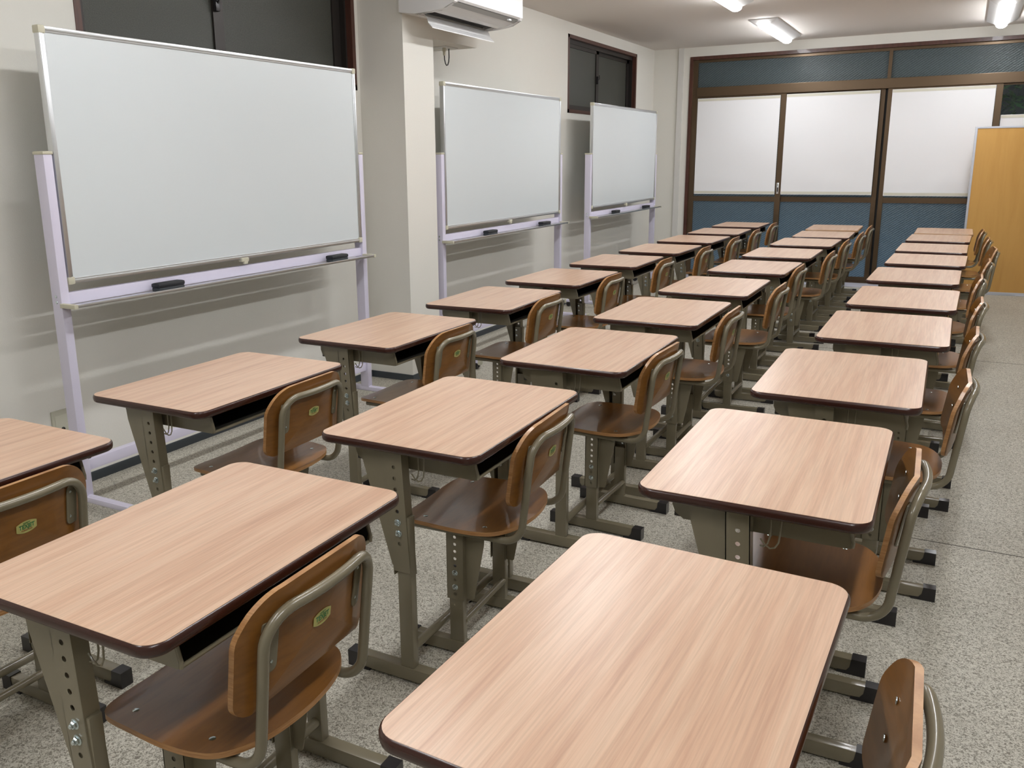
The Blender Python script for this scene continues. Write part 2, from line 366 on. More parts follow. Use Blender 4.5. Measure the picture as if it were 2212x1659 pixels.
# paper sheets taped on the panes
def paper(xa, xb, za, zb, yf, label, skew=0, g='white paper sheets taped over the door panes'):
    e = tag(empty('paper_sheet', (xa, yf, za)), label, 'paper sheet', g)
    inv = Matrix.Translation((-xa, -yf, -za))
    n = 24; m_ = 24; b = MB(); vs = []
    ph = random.random()*6
    for j in range(m_+1):
        for i in range(n+1):
            u, v = i/n, j/m_
            d = .006*math.sin(3*u+ph+2*v)*math.sin(PI*v) + .006*math.exp(-((v-.12)**2)/.01)*math.sin(7*u+ph)*math.sin(PI*u); d *= min(1, max(0, (v-.04)/.06))*min(1, max(0, (.96-v)/.04))
            vs.append((xa+(xb-xa)*u + skew*(1-v)*(.5-u), yf-.004-abs(d), za+(zb-za)*v))
    b.add(vs, [(j*(n+1)+i, j*(n+1)+i+1, (j+1)*(n+1)+i+1, (j+1)*(n+1)+i) for j in range(m_) for i in range(n)])
    o = b.build('sheet', M['paper'], e, True); o.matrix_parent_inverse = inv
    for (ta, tb) in ((zb-.030, zb-.004), (za+.006, za+.032)):
        t = MB(); t.box(xa+.003, xb-.003, yf-.0055, yf-.004, ta, tb); o = t.build('tape', M['tape'], e); o.matrix_parent_inverse = inv
    return e
paper(-2.628, -1.757, .262+Z_, 1.284+Z_, YF+.020, 'white paper sheet taped over the far left door pane, above its dark mid rail')
paper(-1.694, -.801, .262+Z_, 1.290+Z_, YF+.018, 'middle white paper sheet taped over the door left of the dark door gap')
paper(-.692, .196, .255+Z_, 1.290+Z_, YF+.020, 'white paper sheet right of the dark door gap, partly behind the orange panel')
paper(.262, 1.27, .255+Z_, 1.017+Z_, YF+.053, 'lower white paper sheet behind the orange panel, under the clear glass')
th = MB(); th.box(-2.69, 1.3, 9.52, YF+.005, 0, .012, 0, .003)
struct(th.build('trim_5', M['threshold']), 'pale shiny threshold strip on the floor before the sliding doors', 'threshold')

# ------------------------------------------------------------------ outside
og = MB(); og.box(-8, 8, YF+.13, 20, -.2, -.1)
struct(og.build('ground', M['ground_out']), 'dark paving outside the glass doors', 'ground')
lf = MB()
for k in range(4500):
    c = Vector((random.uniform(-.2, 2.6), random.uniform(10.6, 11.3), random.uniform(1.0, 3.4)))
    a = Vector((random.uniform(-1, 1), random.uniform(-1, 1), random.uniform(-1, 1))).normalized(); b_ = a.orthogonal().normalized()
    l = random.uniform(.03, .075); w = l*.28
    lf.add([c-a*l, c+b_*w, c+a*l, c-b_*w], [(0, 1, 2, 3)])
tag(lf.build('foliage', M['leaf']), 'dark green leaves outside beyond the clear door glass', 'foliage', None, 'stuff')

# ------------------------------------------------------------------ desk
def make_desk():
    root = empty('school_desk')
    hx, hy = .2215, .325
    out = rrect(-hx, hx, -hy, hy, .034, 8); n = len(out)
    b = MB(); b.add([(x, y, H) for x, y in out] + [(x, y, H-.003) for x, y in out], [tuple(range(n))] + [(i, (i+1) % n, n+(i+1) % n, n+i) for i in range(n)])
    top = b.build('tabletop', M['laminate'], root)
    prof = [(-.0004, -.0004), (.0028, -.0026), (.0042, -.007), (.0042, -.013), (.0026, -.0185), (-.001, -.0215), (-.006, -.022)]
    e = MB(); rings = []
    for (o_, z_) in prof: rings.append([(x, y, H+z_) for x, y in rrect(-hx-o_, hx+o_, -hy-o_, hy+o_, .034+o_, 8)])
    vs = [v for r_ in rings for v in r_]; fs = []
    for j in range(len(prof)-1):
        for i in range(n): fs.append((j*n+i, j*n+(i+1) % n, (j+1)*n+(i+1) % n, (j+1)*n+i))
    fs.append(tuple((len(prof)-1)*n+i for i in range(n)))
    e.add(vs, fs); e.build('edge_band', M['band'], top, True)
    # book tray : sheet metal box open at the rear (+x)
    zt = H-.022; zb = .569
    sidep = [(-.165, zt), (.177, zt), (.190, zb+.014), (.189, zb+.005), (.182, zb), (-.140, zb), (-.158, zb+.012), (-.165, zb+.03)]
    t = MB()
    for sy in (-1, 1):
        ya = sy*.248; t.prism(sidep, 'y', ya, ya - sy*.002)
    t.box(-.14, .184, -.246, .246, zb, zb+.002); t.box(-.165, -.163, -.246, .246, zb+.03, zt); t.add([(-.165, -.246, zb+.03), (-.165, .246, zb+.03), (-.14, .246, zb), (-.14, -.246, zb)], [(0, 1, 2, 3)])
    ins = MB(); ins.box(-.160, .183, -.244, .244, zb+.0025, zb+.0035); ins.box(-.161, -.160, -.244, .244, zb+.003, zt-.001)  # dark inner skin, stands in for the shade in the tray
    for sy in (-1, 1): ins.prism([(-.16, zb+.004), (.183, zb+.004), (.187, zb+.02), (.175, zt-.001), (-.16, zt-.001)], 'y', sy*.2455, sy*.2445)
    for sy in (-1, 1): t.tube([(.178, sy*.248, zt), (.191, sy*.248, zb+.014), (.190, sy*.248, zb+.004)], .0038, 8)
    tr = t.build('book_tray', M['paint'], root); ins.build('tray_shade_skin', M['tray_shade'], tr)
    lp = MB(); lp.tube([(.186, -.246, zb+.004), (.186, .246, zb+.004)], .0042, 8); lp.build('tray_lip', M['paint'], tr, True)
    for sy in (-1, 1):
        st = MB(); st.disc((.196, sy*.262, zt), (0, 0, -1), .006, .009, 10); st.build('stud', M['black'], root, True)
    for sy in (-1, 1):
        yo = sy*.294; inn = -sy
        # sleeve: channel with adjusting holes, gusset towards the front
        s = MB(); ztop = H-.022; z0 = .298; holes = [.585-.0286*k for k in range(8)]
        th_ = .002*inn
        holed_plate(s, -.0245, .0245, z0, ztop, yo, holes, .0052, th=th_)
        for x in (-.0245, .0225): s.box(x, x+.002, min(yo, yo+inn*.030), max(yo, yo+inn*.030), z0, ztop)
        yg = yo+inn*.010
        s.prism([(-.0245, ztop), (-.100, ztop), (-.097, ztop-.05), (-.034, z0+.02), (-.0245, z0+.02)], 'y', yg, yg+th_)
        s.v = [(x-.016*(z-z0)/.31-.004, y, z) for x, y, z in s.v]; sl = s.build('leg_sleeve', M['paint'], root)
        for hz in (holes[5], holes[6]):
            bo = MB(); xb_ = -.004-.016*(hz-z0)/.31; bo.disc((xb_, yo, hz), (0, sy, 0), .0095, .002, 14, dome=0); bo.disc((xb_, yo+sy*.002, hz), (0, sy, 0), .0072, .005, 6); bo.disc((xb_, yo+sy*.007, hz), (0, sy, 0), .004, .004, 10)
            bo.build('bolt', M['steel'], sl)
            bi = MB(); bi.disc((xb_, yo+inn*.030, hz), (0, inn, 0), .006, .003, 10); bi.build('rivet', M['steel'], sl)
        # post and foot
        p = MB(); ya, yb = sorted((yo+inn*.003, yo+inn*.028))
        p.box(-.020, .020, ya, yb, .035, .458, 0, .003)
        fa, fb = sorted((yo, yo+inn*.032))
        p.box(-.172, .203, fa, fb, .006, .042, 0, .003)
        leg = p.build('leg', M['paint'], root, True)
        for sx in (-1, 1):
            c = MB(); ca, cb = fa-.0015, fb+.0015
            e_ = .216 if sx > 0 else .186; pts = [(sx*e_, 0), (sx*e_, .044), (sx*(e_-.035), .044), (sx*(e_-.038), .020), (sx*(e_-.046), .009), (sx*(e_-.068), .007), (sx*(e_-.068), 0)]
            c.prism(pts, 'y', ca, cb); c.build('foot_cap', M['black'], leg)
        # hook wires
        hk = MB(); yh = yo+inn*.014
        w1 = [(.062, yh, ztop-.0), (.060, yh, ztop-.048), (.0585, yh, ztop-.064), (.052, yh, ztop-.076), (.043, yh, ztop-.079), (.033, yh, ztop-.073), (.024, yh, ztop-.062)]
        w2 = [(.040, yh-.006*sy, ztop), (.041, yh-.006*sy, ztop-.055), (.037, yh-.006*sy, ztop-.072), (.030, yh-.006*sy, ztop-.080), (.024, yh, ztop-.076)]
        hk.tube(w1, .0018, 6); hk.tube(w2, .0018, 6); hk.build('hook', M['steel'] if False else M['paint'], root, True)
    c = MB(); c.tube([(.004, -.272, .088), (.004, .272, .088)], .012, 12); c.build('stretcher', M['paint'], root, True)
    return root

# ------------------------------------------------------------------ chair (sitter faces -x)
def make_chair():
    root = empty('school_chair')
    ZS = .383
    # seat
    hp = [(-.168, 0), (-.167, .05), (-.166, .10), (-.155, .148), (-.125, .174), (-.06, .182), (.02, .187), (.08, .181), (.12, .165), (.150, .125), (.166, .07), (.172, 0)]
    outl = spline([(x, -y) for x, y in hp[::-1]][:-1] + hp[:-1] , 4)
    n = len(outl); b = MB(); rings = []
    def sz(x, y):
        z = ZS + .007*(abs(y)/.17)**2 - .002
        if x < -.10: z -= .012*((-.10-x)/.088)**2
        if x > .06: z += .006*((x-.06)/.1)**2
        return z
    for f in (0, .25, .5, .75, .93, 1.0): rings.append([(x*f, y*f) for x, y in outl])
    vs = []; fs = []
    for ring in rings[1:]:
        for (x, y) in ring: vs.append((x, y, sz(x, y)))
    vs.append((0, 0, sz(0, 0))); ci = len(vs)-1
    for i in range(n): fs.append((ci, i, (i+1) % n))
    K = len(rings)-1
    for j in range(K-1):
        for i in range(n): fs.append((j*n+i, (j+1)*n+i, (j+1)*n+(i+1) % n, j*n+(i+1) % n))
    b.add(vs, fs, 0)
    ovs = [(x, y, sz(x, y)) for x, y in outl] + [(x, y, sz(x, y)-.011) for x, y in outl]
    b.add(ovs, [(i, (i+1) % n, n+(i+1) % n, n+i) for i in range(n)], 1)
    b.add([(v[0], v[1], v[2]-.011) for v in vs], fs, 0)
    seat = b.build('seat', [M['ply'], M['plyedge']], root, True)
    for sx in (-1, 1):
        for sy in (-1, 1):
            s = MB(); x, y = (-.0946 if sx < 0 else .0821), sy*.139; s.disc((x, y, sz(x, y)-.001), (0, 0, 1), .0062, .0018, 12); s.build('screw', M['steel'], seat, True)
    # back tube
    def lean(z): return .188 + (z-.44)*.145
    r = .0098; BOW = .020; ZT = .640; YT = .142
    half = fillet([(-.13, YT, .361), (lean(.361)+.008, YT, .361), (lean(ZT), YT, ZT), (lean(ZT), YT-.12, ZT)], [.055, .058], 8)[:-1]
    path = [Vector((p.x, -p.y, p.z)) for p in half]
    ye = half[-1].y
    for k in range(1, 12):
        y = -ye + 2*ye*k/12; path.append(Vector((lean(ZT), y, ZT)))
    path += half[::-1]
    for p in path:
        if p.z > .56: p.x += BOW*max(0, 1-(p.y/YT)**2)*min(1, (p.z-.56)/.06)
    t = MB(); t.tube(path, r, 12); frame = t.build('back_frame', M['paint'], root, True)
    # backrest
    def bx(y, z): return lean(z) - .0095 + (BOW-.001) - .021*(abs(y)/.135)**2 - .008*max(0, 1-((z-.56)/.07)**2)*.3
    ol = rrect(-.175, .175, .463, .676, (.030, .030, .080, .080), 10); ol = [(y, z - (.010*(y/.175)**2 if z > .58 else 0)*min(1, (z-.58)/.05)) for y, z in ol]; no = len(ol); cz = .575; vs = []; fs = []
    fr_ = (.3, .6, .85, 1.0)
    for f in fr_:
        for (y, z) in ol:
            zz = cz+(z-cz)*f; yy = y*f; vs.append((bx(yy, zz), yy, zz))
    vs.append((bx(0, cz), 0, cz)); ci = len(vs)-1
    for i in range(no): fs.append((ci, i, (i+1) % no))
    for j in range(len(fr_)-1):
        for i in range(no): fs.append((j*no+i, (j+1)*no+i, (j+1)*no+(i+1) % no, j*no+(i+1) % no))
    bk = MB(); T = .0105; bk.add(vs, fs, 0); bk.add([(v[0]-T, v[1], v[2]) for v in vs], fs, 0)
    base = (len(fr_)-1)*no
    rim = [vs[base+i] for i in range(no)]; bk.add(rim + [(v[0]-T, v[1], v[2]) for v in rim], [(i, (i+1) % no, no+(i+1) % no, no+i) for i in range(no)], 1)
    back = bk.build('backrest', [M['plyv'], M['plyedge']], root, True)
    for sy in (-1, 1):
        for z in (.547, .607):
            s = MB(); y = sy*.114; s.disc((bx(y, z)-T, y, z), (-1, 0, 0), .0060, .0018, 12); s.build('screw', M['steel'], back, True)
    for sy in (-1, 1):
        p = MB(); pl = [(sy*y, z) for (y, z) in rrect(.104, .134, .528, .622, (.012, .004, .004, .012), 5)]; m_ = len(pl)
        xa = [bx(y, z)+.0006 for y, z in pl]
        p.add([(xa[i], pl[i][0], pl[i][1]) for i in range(m_)] + [(xa[i]+.003, pl[i][0], pl[i][1]) for i in range(m_)], [tuple(range(m_)), tuple(range(m_, 2*m_))] + [(i, (i+1) % m_, m_+(i+1) % m_, m_+i) for i in range(m_)])
        for z in (.547, .607): p.disc((bx(sy*.114, z)+.0035, sy*.114, z), (1, 0, 0), .0032, .001, 10, mi=1)
        p.build('bracket', [M['paint'], M['steel']], frame)
    # sticker on the back of the backrest
    sc_y, sc_z = .0, .5705
    sw, sh = .0235, .0140
    o = []
    for k in range(13): a = -1+2*k/12; o.append((a*sw, sh*(1-.42*a*a)))
    for k in range(13): a = 1-2*k/12; o.append((a*sw, -sh*(1-.42*a*a)))
    def onback(u, v, d): return (bx(sc_y+u, sc_z+v)+d, sc_y+u, sc_z+v)
    st = MB(); st.add([onback(u, v, .0006) for u, v in o], [tuple(range(len(o)))]); stk = st.build('sticker', M['stickery'], root)
    def text(body, size, y, z, m, name, wide=1.0):
        cu = bpy.data.curves.new(name, 'FONT'); cu.body = body; cu.size = size; cu.align_x = 'CENTER'; cu.offset = size*.03
        ob = bpy.data.objects.new(name, cu); COL.objects.link(ob); dg = bpy.context.evaluated_depsgraph_get()
        me = bpy.data.meshes.new_from_object(ob.evaluated_get(dg)); COL.objects.unlink(ob); bpy.data.objects.remove(ob)
        for v in me.vertices:
            u, w_ = v.co.x*wide, v.co.y; q = onback(y+u, z+w_, .0011); v.co = q
        me.materials.clear(); me.materials.append(m)
        ob = bpy.data.objects.new(name, me); COL.objects.link(ob); ob.parent = stk; return ob
    text('SAFETY', .0050, 0, .0072, M['stickerg'], 'lettering', 1.0)
    text('TEXJET', .0135, 0, -.0035, M['stickerg'], 'lettering', .84)
    text('FURNITURE', .0042, 0, -.0088, M['stickerr'], 'lettering', 1.15)
    # legs
    for sy in (-1, 1):
        yo = sy*.148; inn = -sy; th_ = .002*inn
        s = MB(); ztop = .358; z0 = .165; holes = [.345-.0205*k for k in range(9)]
        holed_plate(s, -.0285, .0215, z0, ztop, yo, holes, .0048, th=th_)
        for x in (-.0285, .0195): s.box(x, x+.002, min(yo, yo+inn*.028), max(yo, yo+inn*.028), z0, ztop)
        yg = yo+inn*.018
        s.prism([(.0215, ztop), (.076, ztop), (.074, ztop-.03), (.044, z0+.004), (.040, z0), (.0215, z0)], 'y', yg, yg+th_)
        s.box(-.09, .12, min(yo+inn*.004, yo+inn*.030), max(yo+inn*.004, yo+inn*.030), ztop-.003, ztop)
        sl = s.build('leg_sleeve', M['paint'], root)
        for hz in (holes[5], holes[7]):
            bo = MB(); bo.disc((-.0035, yo, hz), (0, sy, 0), .0085, .0018, 14); bo.disc((-.0035, yo+sy*.0018, hz), (0, sy, 0), .0066, .0045, 6); bo.disc((-.0035, yo+sy*.006, hz), (0, sy, 0), .0035, .0035, 10)
            bo.build('bolt', M['steel'], sl)
        for hz in (holes[0]-.004, holes[2]-.006):
            bi = MB(); bi.disc((-.0035, yo+inn*.027, hz), (0, inn, 0), .006, .0025, 10); bi.build('rivet', M['steel'], sl)
        p = MB(); ya, yb = sorted((yo+inn*.0035, yo+inn*.026))
        p.box(-.024, .0175, ya, yb, .035, .235, 0, .003)
        fa, fb = sorted((yo, yo+inn*.028))
        p.box(-.155, .180, fa, fb, .006, .040, 0, .003)
        leg = p.build('leg', M['paint'], root, True)
        for (xe, d) in ((-.165, 1), (.190, -1)):
            c = MB(); pts_ = [(xe, 0), (xe, .042), (xe+d*.034, .042), (xe+d*.037, .020), (xe+d*.045, .009), (xe+d*.066, .007), (xe+d*.066, 0)]
            c.prism(pts_, 'y', fa-.0015, fb+.0015); c.build('foot_cap', M['black'], leg)
    c = MB(); c.tube([(.010, -.126, .095), (.010, .126, .095)], .010, 12); c.build('stretcher', M['paint'], root, True)
    return root
M['plyv'] = wood('varnished_plywood_back', [(.3, (.185, .071, .013)), (.55, (.26, .108, .022)), (.75, (.21, .083, .016))], (9, 2.0, 9), .3, .25, True, .4, .5, fine=((90, 10, 90), .85))

DESKS = {
'A0': (-1.975, 1.010, .4), 'A1': (-1.972, 1.918, .652), 'A2': (-1.968, 2.835, -.35), 'A3': (-1.957, 3.729, 1.6), 'A4': (-1.963, 4.582, -.17), 'A5': (-1.956, 5.472, .84),
'A6': (-1.927, 6.339, -.83), 'A7': (-1.909, 7.201, -.86), 'A8': (-1.9, 8.047, .96), 'A9': (-1.895, 8.914, .03),
'B0': (-1.151, 1.039, 1.0), 'B1': (-1.131, 1.933, .57), 'B2': (-1.099, 2.845, .37), 'B3': (-1.101, 3.714, .12), 'B4': (-1.083, 4.565, .38), 'B5': (-1.06, 5.472, -.28),
'B6': (-1.051, 6.354, .14), 'B7': (-1.027, 7.231, -.58), 'B8': (-.999, 8.013, 1.05), 'B9': (-1.01, 8.817, 1.09),
'C0': (-.319, 1.036, -1.66), 'C1': (-.306, 1.94, .33), 'C2': (-.258, 2.804, .55), 'C3': (-.201, 3.694, -.1), 'C4': (-.181, 4.527, -1.1), 'C5': (-.176, 5.406, -.92),
'C6': (-.145, 6.271, -1.3), 'C7': (-.137, 7.089, -.96), 'C8': (-.114, 7.951, -1.65), 'C9': (-.094, 8.71, 0)}
CHAIRS = {
'A0': (-1.875, 1.018), 'A1': (-1.887, 1.984), 'A2': (-1.895, 2.870), 'A3': (-1.885, 3.748), 'A4': (-1.877, 4.65), 'A5': (-1.842, 5.525), 'A6': (-1.803, 6.395), 'A7': (-1.780, 7.27), 'A8': (-1.781, 8.09), 'A9': (-1.790, 9.02),
'B0': (-1.082, 1.010), 'B1': (-1.094, 1.958), 'B2': (-1.049, 2.885), 'B3': (-1.011, 3.74), 'B4': (-.960, 4.584), 'B5': (-1.003, 5.46), 'B6': (-.934, 6.346), 'B7': (-.939, 7.31), 'B8': (-.906, 8.08), 'B9': (-.907, 8.85),
'C0': (-.198, 1.028), 'C1': (-.237, 1.971), 'C2': (-.138, 2.862), 'C3': (-.108, 3.65), 'C4': (-.081, 4.45), 'C5': (-.069, 5.34), 'C6': (-.014, 6.21), 'C7': (.038, 7.02), 'C8': (.019, 7.82), 'C9': (-.006, 8.73)}
ORD = ['first', 'second', 'third', 'fourth', 'fifth', 'sixth', 'seventh', 'eighth', 'ninth', 'last']
ROW = {'A': 'row beside the whiteboards', 'B': 'middle row', 'C': 'row beside the open aisle'}
FIRSTD = {'A0': 'wood-grain school desk cut off at the left edge, beside the wall outlet',
          'A1': 'wood-grain school desk under the first whiteboard, beside its near black eraser',
          'B0': 'large foreground wood-grain school desk at the near end of the middle row',
          'C0': 'largest wood-grain school desk, near end of the row beside the open aisle'}
FIRSTC = {'A0': 'plywood school chair cut off at the left edge, its sticker showing',
          'B0': 'largest plywood school chair with green sticker, near end of the middle row',
          'C0': 'plywood school chair in the bottom right corner, only its backrest showing'}
d0 = make_desk(); c0 = make_chair(); first = True
for k, (x, y, a) in DESKS.items():
    o = d0 if first else copy_tree(d0)
    o.location = (x, y, 0); o.rotation_euler = (0, 0, R(a))
    lab = FIRSTD.get(k) or 'school desk with %s edge, %s along the %s' % ('pale tan' if k in ('B9', 'C9') else 'dark brown', ORD[int(k[1])], ROW[k[0]])
    tag(o, lab, 'desk', 'school desks in the ' + ROW[k[0]])
    if k in ('B9', 'C9'):
        for ch in o.children:
            for g in ch.children:
                if g.name.startswith('edge_band'):
                    g.data = g.data.copy(); g.data.materials[0] = M['band_tan']
    cx, cy = CHAIRS[k]
    if int(k[1]) > 2 and k[0] in 'AB': cx -= .010; cy += .02
    cy = max(y-.058, min(y+.058, cy)) if k != 'C2' else cy; cx = max(cx, x+.0485)
    c = c0 if first else copy_tree(c0)
    c.location = (cx, cy, 0); c.rotation_euler = (0, 0, R({'A0': 1, 'A1': .93, 'B0': 2.0, 'B1': 2.25, 'B2': -2.2, 'C0': 1.5, 'C1': 1.2, 'C2': 1.3, 'C3': -1, 'C7': 4}.get(k, a*.4)))
    lab = FIRSTC.get(k) or 'plywood school chair at the %s desk of the %s' % (ORD[int(k[1])], ROW[k[0]])
    tag(c, lab, 'chair', 'school chairs in the ' + ROW[k[0]])
    first = False

# ------------------------------------------------------------------ whiteboards
def make_board():
    """origin: floor point below the near end of the board; board runs along +y, front faces +x"""
    root = empty('mobile_whiteboard'); L = 1.815; zb, zt = .884, 1.786; fw = .022
    p = MB(); p.box(-.018, -.001, fw*.6, L-fw*.6, zb+fw*.6, zt-fw*.6); board = p.build('board', M['board'], root)
    def prof(mb, a, b, horiz, pos):
        # two-step aluminium frame bar
        if horiz:
            mb.box(-.022, .003, a, b, pos-.011, pos+.011, 0, .003); mb.box(-.024, .006, a, b, pos-.004 if pos > 1.3 else pos-.010, pos+.010 if pos > 1.3 else pos+.004, 0, .003)
        else:
            mb.box(-.022, .003, pos-.011, pos+.011, a, b, 0, .003); s = 1 if pos > .9 else -1; mb.box(-.024, .006, min(pos-.004*s, pos+.010*s), max(pos-.004*s, pos+.010*s), a, b, 0, .003)
    for (a, b_, h, pos) in ((.02, L-.02, True, zt-.011), (.02, L-.02, True, zb+.011), (zb+.02, zt-.02, False, .011), (zb+.02, zt-.02, False, L-.011)):
        f = MB(); prof(f, a, b_, h, pos); f.build('frame_bar', M['alu'], board, True)
    for y in (.0, L):
        for z in (zb, zt):
            sy = 1 if y == 0 else -1; sz_ = 1 if z == zb else -1
            c = MB(); ya, yb = sorted((y-sy*.002, y+sy*.026)); za, zb2 = sorted((z-sz_*.002, z+sz_*.026))
            c.box(-.026, .008, ya, yb, za, zb2, 0, .005); c.build('corner_cap', M['beige'], board, True)
    l = MB(); l.box(-.010, .014, L/2-.022, L/2+.022, zb-.012, zb+.006, 0, .004); l.box(.004, .016, L/2-.012, L/2+.012, zb-.022, zb-.008, 0, .003); l.build('latch', M['beige'], board, True)
    pl = .036
    for y0 in (-pl-.004, L+.004):
        near = y0 < 0
        q = MB(); q.box(-.050, .004, y0, y0+pl, .058, 1.352, 0, .004); post = q.build('post', M['lav'], root, True)
        cp = MB(); cp.box(-.053, .007, y0-.003, y0+pl+.003, 1.350, 1.362, 0, .005); cp.build('post_cap', M['beige'], post, True)
        s = -1 if near else 1; yy = y0 if near else y0+pl
        for z in (.842, .820, .195, .172):
            bo = MB(); bo.disc((-.022, yy, z), (0, s, 0), .0055, .003, 10); bo.build('bolt', M['steel'], post, True)
        ft = MB(); yc = y0+pl/2
        ft.tube([(-.215, yc, .048), (.245, yc, .048)], .017, 12); ft.box(-.215, .245, yc-.017, yc+.017, .038, .060, 0, .005)
        foot = ft.build('foot', M['lav'], root, True)
        for (xa, xb) in ((-.232, -.213), (.243, .262)):
            e = MB(); e.box(xa, xb, yc-.020, yc+.020, .028, .066, 0, .007); e.build('end_cap', M['beige'], foot, True)
        for xc in (-.19, .222):
            w = MB(); w.tube([(xc, yc-.021, .019), (xc, yc-.004, .019)], .019, 14); w.tube([(xc, yc+.004, .019), (xc, yc+.021, .019)], .019, 14); w.box(xc-.016, xc+.018, yc-.018, yc+.018, .026, .042, 0, .005)
            w.build('caster', M['black'], foot, True)
    q = MB(); q.box(-.040, -.008, -.004, L+.004, .808, .852, 0, .003); q.build('upper_crossbar', M['lav'], root, True)
    q = MB(); q.box(-.040, -.008, -.004, L+.004, .155, .198, 0, .003); q.build('lower_crossbar', M['lav'], root, True)
    t = MB(); t.box(.0, .075, -.03, L+.005, .804, .808, 0, .001); t.box(.070, .078, -.03, L+.005, .804, .816, 0, .002); tray = t.build('marker_tray', M['alu'], root, True)
    for (a, b_) in ((-.045, -.028), (L+.003, L+.02)):
        e = MB(); e.box(-.002, .081, a, b_, .801, .818, 0, .003); e.build('tray_cap', M['beige'], tray, True)
    return root
b0 = make_board()
WB = [(2.048, 'largest wheeled whiteboard, nearest the camera, standing before the wall outlet'),
      (4.762, 'wheeled whiteboard standing just beyond the square wall pillar'),
      (7.275, 'wheeled whiteboard in the far corner below the second brown window')]
for i, (y, lab) in enumerate(WB):
    o = b0 if i == 0 else copy_tree(b0); o.location = (-2.86, y, 0); tag(o, lab, 'whiteboard', 'wheeled whiteboards along the wall')
def make_eraser():
    root = empty('whiteboard_eraser')
    b = MB(); b.box(-.024, .024, -.070, .070, .014, .034, 0, .009); b.build('grip', M['eraser'], root, True)
    b = MB(); b.box(-.022, .022, -.066, .066, 0, .015, 0, .003); b.build('felt_pad', M['eraserg'], root, True)
    return root
e0 = make_eraser(); first = True
for y, lab in ((2.48, 'black eraser on the near half of the first whiteboard tray'), (3.60, 'black eraser at the far end of the first whiteboard tray, before the pillar'),
               (5.31, 'black eraser on the near half of the tray of the whiteboard beyond the pillar'), (6.21, 'black eraser on the far half of the tray of the whiteboard beyond the pillar'),
               (7.82, 'black eraser on the near half of the tray of the farthest whiteboard'), (8.72, 'black eraser at the far end of the farthest whiteboard tray')):
    o = e0 if first else copy_tree(e0); first = False
    o.location = (-2.826, y, .8082); o.rotation_euler = (0, 0, R(random.uniform(-3, 3))); tag(o, lab, 'eraser', 'black erasers on the whiteboard trays')

# ------------------------------------------------------------------ orange panel
pr = tag(empty('panel_partition', (.062, 9.515, 0), R(4.6)), 'tall orange wood panel partition with white metal edge before the glass doors', 'partition')
b = MB(); b.box(.018, 1.80, -.030, -.004, .03, 1.542); b.build('wood_board', M['panel'], pr)
b = MB(); b.box(0, .018, -.034, 0, 0, 1.560, 0, .002); b.box(1.80, 1.818, -.034, 0, 0, 1.560, 0, .002); b.box(.018, 1.80, -.034, 0, 1.542, 1.560, 0, .002); b.box(.018, 1.80, -.034, 0, .0, .030, 0, .002)
b.build('metal_frame', mat('grey_white_metal', (.52, .54, .60), .35, coat=.1), pr, True)

# ------------------------------------------------------------------ ceiling lights
def make_light():
    root = empty('ceiling_light'); L = 1.26
    bw, tw = .120, .045
    P = [(-bw, -L/2, 0), (bw, -L/2, 0), (bw, L/2, 0), (-bw, L/2, 0), (-bw, -L/2, -.010), (bw, -L/2, -.010), (bw, L/2, -.010), (-bw, L/2, -.010),
         (-tw, -L/2+.055, -.050), (tw, -L/2+.055, -.050), (tw, L/2-.055, -.050), (-tw, L/2-.055, -.050)]
    b = MB(); b.add(P, [(0,1,2,3), (0,4,5,1), (1,5,6,2), (2,6,7,3), (3,7,4,0), (4,8,9,5), (5,9,10,6), (6,10,11,7), (7,11,8,4), (8,11,10,9)])
    b.build('casing', M['lamp_body'], root)
    poly = [(-tw, -.050)] + [(-tw*math.cos(R(a)), -.050-.030*math.sin(R(a))) for a in range(15, 180, 15)] + [(tw, -.050)]
    d = MB(); d.prism(poly, 'y', -L/2+.045, L/2-.045); d.build('diffuser', M['glow'], root, True)
    return root
l0 = make_light(); first = True
LL = {(0, 4): 'lit ceiling light before the left door panes, fully in view', (0, 3): 'lit ceiling light cut by the top edge, above the middle of the room', (1, 4): 'lit ceiling light at the top right, above the orange panel'}
for ci, x in enumerate((-1.647, .168)):
    for ri, y in enumerate((-.13, 2.09, 4.31, 6.53, 8.75)):
        o = l0 if first else copy_tree(l0); first = False
        o.location = (x, y, ZC)
        lab = LL.get((ci, ri)) or 'lit ceiling light outside the photo, %s in the %s line' % (ORD[ri], ('whiteboard side', 'middle', 'aisle side')[ci])
        tag(o, lab, 'ceiling light', 'ceiling lights')

# ------------------------------------------------------------------ air conditioner on the pillar
ac = tag(empty('air_conditioner', (-2.824, 4.25, 2.10)), 'white wall air conditioner with open flaps mounted on the pillar', 'air conditioner')
X0, Zb = 0, 0
L = .82
prof = [(0, .013), (0, .30), (.30, .30), (.345, .285), (.362, .25), (.362, .055), (.355, .040)]
under = [(.355, .040), (.285, .010), (.20, .0), (.10, -.002), (.0, .013)]
b = MB(); poly = prof + [(.285, .010), (.20, 0), (.10, -.002)]
for (ya, yb) in ((0, .035), (L-.035, L)): b.prism(poly, 'y', ya, yb)
inner = prof[:-1] + [(.350, .045), (.335, .045), (.315, .060), (.24, .075), (.14, .055), (.10, .002), (.10, -.002)]
b.prism(inner, 'y', .035, L-.035); body = b.build('body', M['acw'], ac)
b = MB(); b.add([(.352, .036, .040), (.352, L-.036, .040), (.318, L-.036, .025), (.318, .036, .025)], [(0, 1, 2, 3)])
b.add([(.30, .006, .0125), (.345, .006, .0335), (.345, .036, .0335), (.10, .036, -.0035), (.10, .006, -.0035), (.2, .006, -.001)], [(0, 1, 2, 3, 4, 5)])
